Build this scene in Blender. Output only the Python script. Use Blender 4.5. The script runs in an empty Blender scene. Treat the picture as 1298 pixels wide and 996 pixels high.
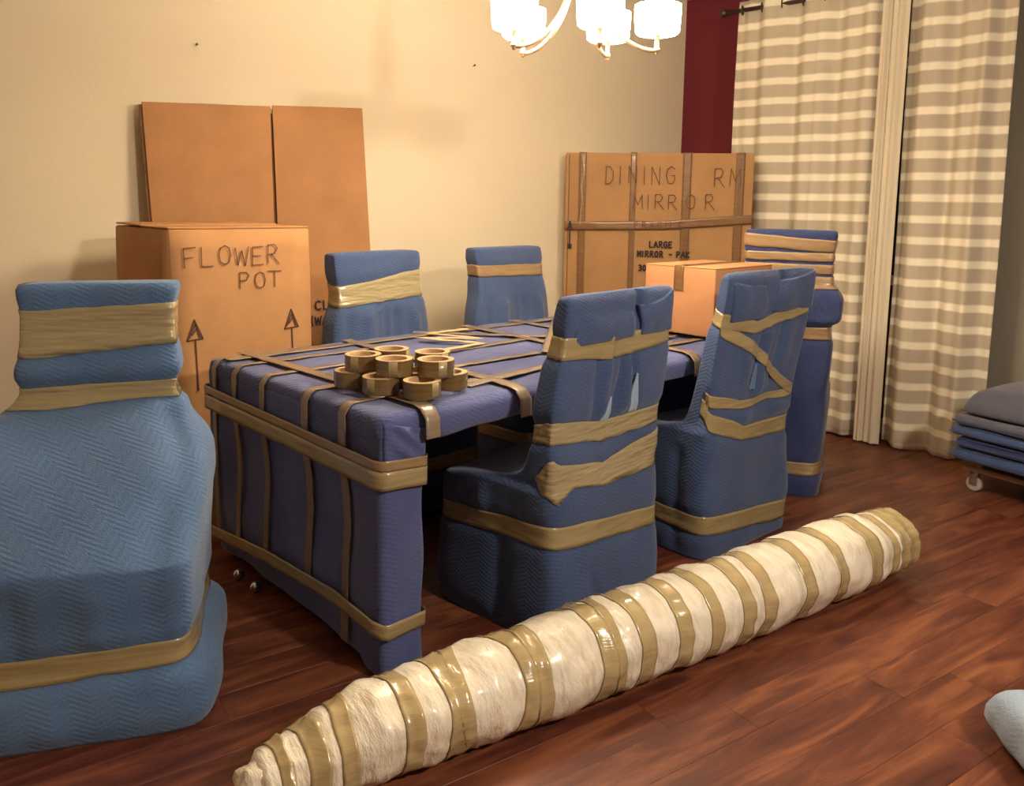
import bpy, math, random
from mathutils import Vector, Matrix, noise
random.seed(7)
sc = bpy.context.scene
COL = sc.collection

# ------------------------------------------------------------------ camera
cam_d = bpy.data.cameras.new('camera')
cam = bpy.data.objects.new('camera', cam_d); COL.objects.link(cam)
RT = Vector((0.72471028, -0.68888655, 0.01517657)); UP = Vector((0.07622544, 0.10204051, 0.99185554)); FW = Vector((0.68482457, 0.71765107, -0.12646049))
m = Matrix((RT, UP, -FW)).transposed().to_4x4(); m.translation = Vector((-1.22854, -1.79064, 1.3473))
cam.matrix_world = m
cam_d.sensor_width = 36; cam_d.lens = 36 * 1037.3 / 1298
cam_d.shift_y = -108.7 / 1298; cam_d.clip_start = 0.05
sc.camera = cam
# ------------------------------------------------------------------ world, lights, exposure
w = bpy.data.worlds.new('world'); sc.world = w; w.use_nodes = True
w.node_tree.nodes['Background'].inputs[0].default_value = (1.0, 0.82, 0.62, 1)
w.node_tree.nodes['Background'].inputs[1].default_value = 0.015
def area(name, loc, target, size, power, color):
    d = bpy.data.lights.new(name, 'AREA'); d.shape = 'DISK'; d.size = size; d.energy = power; d.color = color
    o = bpy.data.objects.new(name, d); COL.objects.link(o); o.location = loc
    o.rotation_euler = (Vector(target) - Vector(loc)).to_track_quat('-Z', 'Y').to_euler()
    return o
# the ceiling lamp of the neighbouring room, behind and to the right of the photographer
area('ceiling_lamp_light', (0.45, -2.9, 2.42), (0.4, -0.6, 0.1), 0.26, 66, (1.0, 0.87, 0.72))
SHADE_GLOW = 74.0
sc.view_settings.view_transform = 'Standard'; sc.view_settings.look = 'None'
sc.view_settings.gamma = 1; sc.view_settings.use_curve_mapping = False
sc.view_settings.exposure = 0.12

# ------------------------------------------------------------------ object helpers
def tag(o, label=None, cat=None, group=None, kind=None):
    if label: o['label'] = label
    if cat: o['category'] = cat
    if group: o['group'] = group
    if kind: o['kind'] = kind
    return o
def thing(name, label, cat, loc=(0, 0, 0), rz=0.0, group=None):
    o = bpy.data.objects.new(name, None); COL.objects.link(o); o.empty_display_size = .1
    o.location = loc; o.rotation_euler = (0, 0, rz)
    return tag(o, label, cat, group)
def mesh_obj(name, verts, faces, mat, parent=None, smooth=True, loc=None, mats=None, fmat=None):
    me = bpy.data.meshes.new(name); me.from_pydata([tuple(v) for v in verts], [], faces); me.validate()
    for mm in (mats or [mat]): me.materials.append(mm)
    if fmat:
        for p, i in zip(me.polygons, fmat): p.material_index = i
    if smooth: me.shade_smooth()
    me.update()
    o = bpy.data.objects.new(name, me); COL.objects.link(o)
    if parent: o.parent = parent
    if loc: o.location = loc
    return o
class MB:
    def __init__(s): s.v = []; s.f = []
    def add(s, v, f):
        n = len(s.v); s.v += [Vector(x) for x in v]; s.f += [tuple(i + n for i in q) for q in f]; return s
    def build(s, name, mat, parent=None, smooth=True, loc=None): return mesh_obj(name, s.v, s.f, mat, parent, smooth, loc)
def box(x0, y0, z0, x1, y1, z1):
    v = [(x, y, z) for z in (z0, z1) for y in (y0, y1) for x in (x0, x1)]
    return v, [(0, 2, 3, 1), (4, 5, 7, 6), (0, 1, 5, 4), (2, 6, 7, 3), (0, 4, 6, 2), (1, 3, 7, 5)]
def rbox(x0, y0, z0, x1, y1, z1, r=.01, step=.04, disp=None, nmax=60):
    """soft edged block with an even grid, optional displacement function"""
    lo = (x0, y0, z0); hi = (x1, y1, z1); r = min(r, min(hi[i] - lo[i] for i in range(3)) * .49)
    def ticks(a):
        L = hi[a] - lo[a]; n = max(2, min(nmax, int(L / step)))
        inner = [lo[a] + r + (L - 2 * r) * i / n for i in range(n + 1)]
        return [lo[a], lo[a] + r * .45] + inner + [hi[a] - r * .45, hi[a]]
    T = [ticks(a) for a in range(3)]; idx = {}; V = []; F = []
    def vid(q):
        k = (round(q[0], 6), round(q[1], 6), round(q[2], 6))
        if k not in idx:
            c = Vector([min(max(q[i], lo[i] + r), hi[i] - r) for i in range(3)]); d = Vector(q) - c
            n = d.normalized() if d.length > 1e-9 else Vector((0, 0, 0)); p = c + n * r
            if disp: p = p + n * disp(p, n)
            idx[k] = len(V); V.append(p)
        return idx[k]
    for a in range(3):
        b, c = (a + 1) % 3, (a + 2) % 3
        for side, val in ((0, lo[a]), (1, hi[a])):
            for i in range(len(T[b]) - 1):
                for j in range(len(T[c]) - 1):
                    def q(ii, jj):
                        p = [0, 0, 0]; p[a] = val; p[b] = T[b][ii]; p[c] = T[c][jj]; return p
                    f = [vid(q(i, j)), vid(q(i + 1, j)), vid(q(i + 1, j + 1)), vid(q(i, j + 1))]
                    F.append(tuple(f if side else f[::-1]))
    return V, F
def grid(fn, nu, nv, close=False):
    V = [fn(i / nu, j / nv) for j in range(nv + 1) for i in range(nu + (0 if close else 1))]
    w_ = nu if close else nu + 1; F = []
    for j in range(nv):
        for i in range(nu):
            a = j * w_ + i; b = j * w_ + (i + 1) % w_
            F.append((a, b, b + w_, a + w_))
    return V, F
def lathe(prof, n=32, c=(0, 0, 0)):
    V = []; F = []
    for k, (r, z) in enumerate(prof):
        for i in range(n):
            a = 2 * math.pi * i / n; V.append((c[0] + r * math.cos(a), c[1] + r * math.sin(a), c[2] + z))
    for k in range(len(prof) - 1):
        for i in range(n):
            a = k * n + i; b = k * n + (i + 1) % n; F.append((a, b, b + n, a + n))
    return V, F
def tube(pts, r, n=10, cap=True):
    pts = [Vector(p) for p in pts]; V = []; F = []; ref = None
    for k, p in enumerate(pts):
        t = (pts[min(k + 1, len(pts) - 1)] - pts[max(k - 1, 0)]).normalized()
        if ref is None: ref = t.orthogonal().normalized()
        ref = (ref - t * ref.dot(t)).normalized(); bn = t.cross(ref)
        rr = r[k] if isinstance(r, (list, tuple)) else r
        for i in range(n):
            a = 2 * math.pi * i / n; V.append(p + (ref * math.cos(a) + bn * math.sin(a)) * rr)
    for k in range(len(pts) - 1):
        for i in range(n):
            a = k * n + i; b = k * n + (i + 1) % n; F.append((a, b, b + n, a + n))
    if cap: F.append(tuple(range(n))[::-1]); F.append(tuple(range((len(pts) - 1) * n, len(pts) * n)))
    return V, F
def ribbon(pts, nrm, width, wob=0.0, seed=0, sub=.03):
    """a strip of packing tape laid along a polyline; nrm gives the outward direction at each point"""
    P = []; N = []
    for k in range(len(pts) - 1):
        a, b = Vector(pts[k]), Vector(pts[k + 1]); n = max(1, int((b - a).length / sub))
        for i in range(n):
            t = i / n; P.append(a.lerp(b, t)); N.append(Vector(nrm[k]).lerp(Vector(nrm[k + 1]), t).normalized())
    P.append(Vector(pts[-1])); N.append(Vector(nrm[-1]).normalized())
    V = []; F = []; M = 4; th = .0012
    for k, p in enumerate(P):
        t = (P[min(k + 1, len(P) - 1)] - P[max(k - 1, 0)]).normalized(); sd = t.cross(N[k]).normalized()
        for lay in (0, 1):
            for i in range(M + 1):
                s = (i / M - .5) * width
                q = p + sd * s + N[k] * (wob * noise.noise(Vector((p + sd * s) * 26) + Vector((seed, 0, 0))) - lay * th)
                V.append(q)
    W = 2 * (M + 1)
    for k in range(len(P) - 1):
        for i in range(M):
            a = k * W + i; F.append((a, a + W, a + W + 1, a + 1)); b = a + M + 1; F.append((b, b + 1, b + W + 1, b + W))
        a = k * W; F.append((a, a + M + 1, a + W + M + 1, a + W)); a = k * W + M; F.append((a, a + W, a + W + M + 1, a + M + 1))
    return V, F

# ------------------------------------------------------------------ materials
def mat(name, color, rough=.6, metal=0., **kw):
    m_ = bpy.data.materials.new(name); m_.use_nodes = True; b = m_.node_tree.nodes['Principled BSDF']
    b.inputs['Base Color'].default_value = (*color, 1); b.inputs['Roughness'].default_value = rough; b.inputs['Metallic'].default_value = metal
    for k, v in kw.items(): b.inputs[k.replace('_', ' ')].default_value = v
    return m_
def nd(m_, t, **props):
    n = m_.node_tree.nodes.new(t)
    for k, v in props.items(): setattr(n, k, v)
    return n
def lk(m_, a, b): m_.node_tree.links.new(a, b)
def bsdf(m_): return m_.node_tree.nodes['Principled BSDF']
def ramp(m_, stops):
    r = nd(m_, 'ShaderNodeValToRGB'); e = r.color_ramp.elements
    while len(e) < len(stops): e.new(.5)
    for el, (p, c) in zip(e, stops): el.position = p; el.color = (*c, 1)
    return r
def coords(m_, scale=(1, 1, 1), rot=(0, 0, 0), kind='Object'):
    t = nd(m_, 'ShaderNodeTexCoord'); mp = nd(m_, 'ShaderNodeMapping'); mp.inputs['Scale'].default_value = scale; mp.inputs['Rotation'].default_value = rot
    lk(m_, t.outputs[kind], mp.inputs[0]); return mp.outputs[0]
def add_bump(m_, height, strength=.3, dist=.01, prev=None):
    b = nd(m_, 'ShaderNodeBump'); b.inputs['Strength'].default_value = strength; b.inputs['Distance'].default_value = dist
    lk(m_, height, b.inputs['Height'])
    if prev: lk(m_, prev, b.inputs['Normal'])
    lk(m_, b.outputs[0], bsdf(m_).inputs['Normal']); return b.outputs[0]
def noise_tex(m_, vec, scale, detail=4, rough=.55):
    n = nd(m_, 'ShaderNodeTexNoise'); n.inputs['Scale'].default_value = scale; n.inputs['Detail'].default_value = detail; n.inputs['Roughness'].default_value = rough
    lk(m_, vec, n.inputs['Vector']); return n
def pad_mat(name, c0, c1, quilt=.35, rot=(0.5, 0.3, .2)):
    """quilted moving blanket: zigzag stitching, woven fuzz"""
    m_ = mat(name, c0, .92); bsdf(m_).inputs['Sheen Weight'].default_value = .25; bsdf(m_).inputs['Sheen Roughness'].default_value = .5
    bsdf(m_).inputs['Specular IOR Level'].default_value = .15
    v = coords(m_); n1 = noise_tex(m_, v, 3.2, 5); n2 = noise_tex(m_, v, 240, 2)
    mx = nd(m_, 'ShaderNodeMath', operation='MULTIPLY_ADD'); lk(m_, n2.outputs[0], mx.inputs[0]); mx.inputs[1].default_value = .45; lk(m_, n1.outputs[0], mx.inputs[2])
    r = ramp(m_, [(.42, c0), (.95, c1)]); lk(m_, mx.outputs[0], r.inputs[0]); lk(m_, r.outputs[0], bsdf(m_).inputs['Base Color'])
    # zigzag: height = sin(freq*(z + tri(x)))
    s = nd(m_, 'ShaderNodeSeparateXYZ'); lk(m_, v, s.inputs[0])
    ad = nd(m_, 'ShaderNodeMath', operation='ADD'); lk(m_, s.outputs[0], ad.inputs[0]); lk(m_, s.outputs[1], ad.inputs[1])
    pp = nd(m_, 'ShaderNodeMath', operation='PINGPONG'); lk(m_, ad.outputs[0], pp.inputs[0]); pp.inputs[1].default_value = .05
    a2 = nd(m_, 'ShaderNodeMath', operation='MULTIPLY_ADD'); lk(m_, pp.outputs[0], a2.inputs[0]); a2.inputs[1].default_value = .5; lk(m_, s.outputs[2], a2.inputs[2])
    a3 = nd(m_, 'ShaderNodeMath', operation='MULTIPLY'); lk(m_, a2.outputs[0], a3.inputs[0]); a3.inputs[1].default_value = 2 * math.pi / .014
    sn = nd(m_, 'ShaderNodeMath', operation='SINE'); lk(m_, a3.outputs[0], sn.inputs[0])
    b1 = add_bump(m_, sn.outputs[0], quilt * .55, .002); add_bump(m_, n2.outputs[0], .6, .003, b1)
    return m_
def card_mat(name, c, dark=.8):
    m_ = mat(name, c, .8); bsdf(m_).inputs['Specular IOR Level'].default_value = .25
    v = coords(m_); n = noise_tex(m_, v, 5, 6, .6); n2 = noise_tex(m_, coords(m_, (1, 1, 30)), 12, 3)
    ad = nd(m_, 'ShaderNodeMath', operation='MULTIPLY_ADD'); lk(m_, n2.outputs[0], ad.inputs[0]); ad.inputs[1].default_value = .35; lk(m_, n.outputs[0], ad.inputs[2])
    r = ramp(m_, [(.4, tuple(x * dark for x in c)), (.9, c)]); lk(m_, ad.outputs[0], r.inputs[0]); lk(m_, r.outputs[0], bsdf(m_).inputs['Base Color'])
    add_bump(m_, n2.outputs[0], .12, .002); return m_
def tape_mat(name, c, rough=.24, bump=.5, dark=.75, stretch=(3, 3, 40), crink=30):
    m_ = mat(name, c, rough); bsdf(m_).inputs['Coat Weight'].default_value = .6; bsdf(m_).inputs['Coat Roughness'].default_value = .12
    v = coords(m_, stretch); n = noise_tex(m_, v, 2.2, 5, .6); n2 = noise_tex(m_, coords(m_, (1, 1, 1) if crink > 20 else (.5, .5, 2.6), (0, 0, 0) if crink > 20 else (.1, .12, 0)), crink, 5 if crink > 20 else 1.5)
    r = ramp(m_, [(.35, tuple(x * dark for x in c)), (.7, c)]); lk(m_, n.outputs[0], r.inputs[0]); lk(m_, r.outputs[0], bsdf(m_).inputs['Base Color'])
    b1 = add_bump(m_, n.outputs[0], bump, .004); add_bump(m_, n2.outputs[0], min(1, bump * .6) if crink > 20 else 1, .004 if crink > 20 else .011, b1); return m_

M = {}
M['pad_teal'] = pad_mat('blue_pad_teal', (.065, .130, .265), (.115, .205, .375), .5)
M['pad_blue'] = pad_mat('blue_pad', (.036, .062, .155), (.066, .106, .225), .35)
M['pad_violet'] = pad_mat('blue_pad_violet', (.058, .076, .205), (.10, .118, .275), .35)
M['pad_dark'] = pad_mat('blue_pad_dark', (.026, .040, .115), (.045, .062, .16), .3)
M['pad_grey'] = pad_mat('grey_pad', (.075, .075, .105), (.12, .12, .16), .3)
M['pad_light'] = pad_mat('pad_lining', (.28, .38, .52), (.36, .46, .6), .2)
M['tape'] = tape_mat('packing_tape', (.40, .31, .155))
M['tape_wide'] = tape_mat('packing_tape_crinkled', (.41, .34, .19), .09, .5, .8, (2, 2, 34), 19)
M['tape_table'] = tape_mat('packing_tape_thin', (.27, .195, .13), .4, .25)
M['tape_flat'] = tape_mat('packing_tape_flat', (.36, .235, .12), .35, .25)
M['tape_box'] = tape_mat('packing_tape_on_card', (.25, .125, .05), .28, .4)
M['tape_box_clear'] = tape_mat('packing_tape_clear', (.38, .21, .09), .2, .7)
M['tape_roll'] = tape_mat('tape_roll_side', (.22, .14, .055), .15, .1, .6, (1, 1, 120))
M['tape_roll_top'] = mat('tape_roll_face', (.62, .42, .22), .5)
M['core'] = mat('tape_core_card', (.42, .27, .14), .85)
M['card'] = card_mat('cardboard', (.52, .27, .115))
M['card_red'] = card_mat('cardboard_tall', (.46, .23, .10))
M['card_mirror'] = card_mat('cardboard_mirror', (.46, .255, .115))
M['card_table'] = card_mat('cardboard_small', (.60, .29, .135), .9)
M['card_edge'] = mat('cardboard_edge', (.20, .10, .045), .9)
M['ink'] = mat('marker_ink', (.10, .035, .02), .7)
M['ink_pen'] = mat('marker_pen', (.15, .062, .03), .7)
M['tape_rug'] = tape_mat('packing_tape_on_wrap', (.52, .40, .20), .2, .5, .85)
M['ink_dark'] = mat('printed_ink', (.035, .02, .02), .7)
M['metal'] = mat('chrome', (.75, .75, .75), .15, 1)
M['rod'] = mat('rod_bronze', (.10, .07, .05), .4, .7)
M['brass'] = mat('chandelier_metal', (.72, .52, .30), .32, .85)
M['rubber'] = mat('caster_rubber', (.45, .42, .38), .5)
M['wood_deck'] = mat('dolly_wood', (.32, .20, .10), .6)
M['dark'] = mat('night_glass', (.02, .02, .025), .1)
M['frame_white'] = mat('painted_trim', (.62, .56, .44), .5)
M['ceiling'] = mat('ceiling_paint', (.75, .70, .60), .9)

def wall_mat(name, c, c2):
    m_ = mat(name, c, .85); v = coords(m_); n = noise_tex(m_, v, 1.3, 4); n2 = noise_tex(m_, v, 60, 4)
    r = ramp(m_, [(.3, c), (.75, c2)]); lk(m_, n.outputs[0], r.inputs[0]); lk(m_, r.outputs[0], bsdf(m_).inputs['Base Color'])
    add_bump(m_, n2.outputs[0], .25, .004); return m_
M['beige'] = wall_mat('beige_paint', (.76, .65, .47), (.80, .69, .51))
M['maroon'] = wall_mat('maroon_paint', (.15, .012, .024), (.17, .015, .028))
M['grey'] = wall_mat('grey_paint', (.30, .27, .21), (.34, .31, .24))

# paper and plastic foam wrap of the rolled rug
m_ = mat('foam_wrap', (.80, .69, .50), .42); bsdf(m_).inputs['Coat Weight'].default_value = .5; bsdf(m_).inputs['Coat Roughness'].default_value = .2
v = coords(m_); n = noise_tex(m_, coords(m_, (5, 1.4, 1.4), (0, .5, .3)), 7, 6, .65); n2 = noise_tex(m_, v, 30, 5, .6)
r = ramp(m_, [(.3, (.72, .62, .46)), (.5, (.90, .82, .66)), (.75, (.96, .91, .80))]); lk(m_, n.outputs[0], r.inputs[0]); lk(m_, r.outputs[0], bsdf(m_).inputs['Base Color'])
b1 = add_bump(m_, n.outputs[0], .8, .018); add_bump(m_, n2.outputs[0], .3, .005, b1); M['wrap'] = m_

# floor boards: colour per board, grain along the board
m_ = mat('floor_wood', (.2, .08, .04), .42); b = bsdf(m_)
v = coords(m_, (1.2, 9, 9)); oi = nd(m_, 'ShaderNodeObjectInfo'); av = nd(m_, 'ShaderNodeVectorMath', operation='ADD'); lk(m_, v, av.inputs[0])
cb = nd(m_, 'ShaderNodeCombineXYZ'); ml = nd(m_, 'ShaderNodeMath', operation='MULTIPLY'); lk(m_, oi.outputs['Random'], ml.inputs[0]); ml.inputs[1].default_value = 40; lk(m_, ml.outputs[0], cb.inputs[0]); lk(m_, ml.outputs[0], cb.inputs[1]); lk(m_, cb.outputs[0], av.inputs[1])
n = noise_tex(m_, av.outputs[0], 1.6, 7, .62); n.inputs['Distortion'].default_value = 1.1
rr = nd(m_, 'ShaderNodeMath', operation='MULTIPLY_ADD'); lk(m_, oi.outputs['Random'], rr.inputs[0]); rr.inputs[1].default_value = .05; lk(m_, n.outputs[0], rr.inputs[2])
r = ramp(m_, [(.32, (.055, .012, .009)), (.48, (.115, .030, .016)), (.60, (.185, .058, .026)), (.78, (.29, .105, .042))]); lk(m_, rr.outputs[0], r.inputs[0]); lk(m_, r.outputs[0], b.inputs['Base Color'])
add_bump(m_, n.outputs[0], .12, .003); M['floor'] = m_

# curtain: satin bars woven across a sheer ground
m_ = mat('curtain_cloth', (.6, .5, .36), .7); b = bsdf(m_); b.inputs['Sheen Weight'].default_value = .2
s = nd(m_, 'ShaderNodeSeparateXYZ'); tc = nd(m_, 'ShaderNodeTexCoord'); lk(m_, tc.outputs['Object'], s.inputs[0])
f1 = nd(m_, 'ShaderNodeMath', operation='MULTIPLY'); lk(m_, s.outputs[2], f1.inputs[0]); f1.inputs[1].default_value = 1 / .116
f2 = nd(m_, 'ShaderNodeMath', operation='FRACT'); lk(m_, f1.outputs[0], f2.inputs[0])
r = ramp(m_, [(0, (.98, .90, .72)), (.26, (.98, .90, .72)), (.36, (.56, .48, .355)), (.92, (.56, .48, .355)), (1, (.98, .90, .72))]); lk(m_, f2.outputs[0], r.inputs[0]); lk(m_, r.outputs[0], b.inputs['Base Color'])
nn = noise_tex(m_, coords(m_, (1, 1, 1)), 160, 2); add_bump(m_, nn.outputs[0], .2, .002)
M['curtain'] = m_; M['curtain_plain'] = mat('curtain_lining', (.72, .63, .48), .8)

# lit frosted glass shade
m_ = mat('shade_glass', (.95, .85, .65), .3); b = bsdf(m_); b.inputs['Emission Color'].default_value = (1, .83, .61, 1); b.inputs['Emission Strength'].default_value = SHADE_GLOW; M['shade'] = m_

# ------------------------------------------------------------------ the room
K = Vector((3.64, 1.62)); bd = Vector((-math.cos(.1745), math.sin(.1745)))          # corner and direction of the beige wall
bn = Vector((bd.y, -bd.x)) * -1                                                     # points into the room
if bn.y > 0: bn = -bn
cd = Vector((.06, -.998)).normalized(); cn = Vector((-.998, -.06)).normalized()      # curtain wall
HC = 2.74
def slab(name, p, q, out, z0, z1, mt, th=.1, **kw):
    a = [(p.x, p.y), (q.x, q.y), (q.x + out.x * th, q.y + out.y * th), (p.x + out.x * th, p.y + out.y * th)]
    V = [(x, y, z0) for x, y in a] + [(x, y, z1) for x, y in a]
    o = mesh_obj(name, V, [(3, 2, 1, 0), (4, 5, 6, 7), (0, 1, 5, 4), (1, 2, 6, 5), (2, 3, 7, 6), (3, 0, 4, 7)], mt, smooth=False)
    return o
B0 = K; B1 = K + bd * 6.6
wb = tag(slab('wall_back', B0, B1, -bn, 0, HC, M['beige']), kind='structure')
C1 = K + cd * 1.05; C2 = K + cd * 1.5; C3 = K + cd * 6.6
wr = tag(slab('wall_right', K, C2, -cn, 0, HC, M['maroon']), kind='structure')
wg = tag(slab('wall_side', C2, C3, -cn, 0, HC, M['grey']), kind='structure')
# far walls behind the photographer close the room
L1 = B1; L2 = Vector((-3.6, -5.0)); R2 = C3
wl = tag(slab('wall_left', L1, L2, Vector((-1, 0)), 0, HC, M['beige']), kind='structure')
wf = tag(slab('wall_front', L2, R2, Vector((0, -1)), 0, HC, M['beige']), kind='structure')
P4 = [(K.x + .1, K.y + .1), (B1.x - .1, B1.y + .1), (L2.x - .1, L2.y - .1), (R2.x + .1, R2.y - .1)]
mesh_obj('ceiling', [(x, y, HC) for x, y in P4] + [(x, y, HC + .1) for x, y in P4], [(0, 1, 2, 3), (7, 6, 5, 4), (0, 4, 5, 1), (1, 5, 6, 2), (2, 6, 7, 3), (3, 7, 4, 0)], M['ceiling'], smooth=False)['kind'] = 'structure'
fl = mesh_obj('floor', [(x, y, -.012) for x, y in P4] + [(x, y, -.1) for x, y in P4], [(3, 2, 1, 0), (4, 5, 6, 7), (0, 1, 5, 4), (1, 2, 6, 5), (2, 3, 7, 6), (3, 0, 4, 7)], M['floor'], smooth=False); fl['kind'] = 'structure'
# boards laid parallel to the beige wall
e1 = -bd; e2 = bn; ang = math.atan2(e1.y, e1.x)
pw = .127; gap = .0003
for row in range(36):
    d0 = .004 + row * pw
    # where the row meets the curtain wall
    o2 = K + e2 * (d0 + pw * .5); den = e1.x * cn.x + e1.y * cn.y
    smax = min(((K - o2).dot(cn)) / den, 3.0) - .004
    for s_ in (0,):
        pass
    s1 = smax; smin = -4.6 - .0
    first = random.uniform(.35, 1.2); k = 0
    while s1 > smin:
        L = first if k == 0 else random.choice((1.22, 1.22, 1.22, .9, 1.5)); s0 = max(s1 - L, smin)
        if s1 - s0 < .1: break
        a = s0 + gap; bb = s1 - gap; c_ = gap; d_ = pw - gap; bv = .0005; zt = random.uniform(-.0004, 0)
        V = [(a, c_, -.012), (bb, c_, -.012), (bb, d_, -.012), (a, d_, -.012), (a, c_, zt - bv), (bb, c_, zt - bv), (bb, d_, zt - bv), (a, d_, zt - bv),
             (a + bv, c_ + bv, zt), (bb - bv, c_ + bv, zt), (bb - bv, d_ - bv, zt), (a + bv, d_ - bv, zt)]
        V = [(x - (a + bb) / 2, -y + pw / 2, z) for x, y, z in V]
        F = [(0, 1, 5, 4), (1, 2, 6, 5), (2, 3, 7, 6), (3, 0, 4, 7), (4, 5, 9, 8), (5, 6, 10, 9), (6, 7, 11, 10), (7, 4, 8, 11), (8, 9, 10, 11)]
        cc = K + e1 * ((a + bb) / 2) + e2 * (d0 + pw / 2)
        if cc.y > -2.9:
            o = mesh_obj('plank', V, [f[::-1] for f in F], M['floor'], fl, smooth=False, loc=(cc.x, cc.y, 0)); o.rotation_euler = (0, 0, ang)
        s1 = s0; k += 1
# trims
tag(slab('baseboard_back', B0 + bn * .013, B1 + bn * .013, -bn, 0, .09, M['frame_white'], .012), kind='structure')
tag(slab('baseboard_right', K + cn * .013, C3 + cn * .013, -cn, 0, .09, M['frame_white'], .012), kind='structure')
t0 = K + cd * 2.40 + cn * .03; t1 = K + cd * 2.50 + cn * .03
tag(slab('trim_1', t0, t1, -cn, .0, 2.2, M['frame_white'], .03), kind='structure')
# window behind the curtain: frame, pane
wf0 = K + cd * 1.0 + cn * .035; wf1 = K + cd * 1.85 + cn * .035
wn = slab('window_1', wf0, wf1, -cn, .9, 2.2, M['frame_white'], .034); wn['kind'] = 'structure'
pa = slab('pane', wf0 + cd * .05 + cn * .003, wf1 - cd * .05 + cn * .003, -cn, .96, 2.14, M['dark'], .004); pa.parent = wn
# nails left in the beige wall
def wall_pt(px_s, z, off=0.): p = K + bd * px_s + bn * off; return Vector((p.x, p.y, z))
for s_, z_, lab in ((3.24, 2.07, 'small nail in the beige wall above the tall cardboard, left one'), (1.70, 2.13, 'small nail in the bare beige wall left of the chandelier')):
    p = wall_pt(s_, z_, 0)
    dr = Vector((bn.x, bn.y, .15)).normalized()
    V, F = tube([p - dr * .004, p + dr * .018, p + dr * .019, p + dr * .022], [.0025, .0025, .006, .006], 8)
    tag(mesh_obj('wall_nail', V, F, M['rod']), lab, 'nail')

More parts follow.
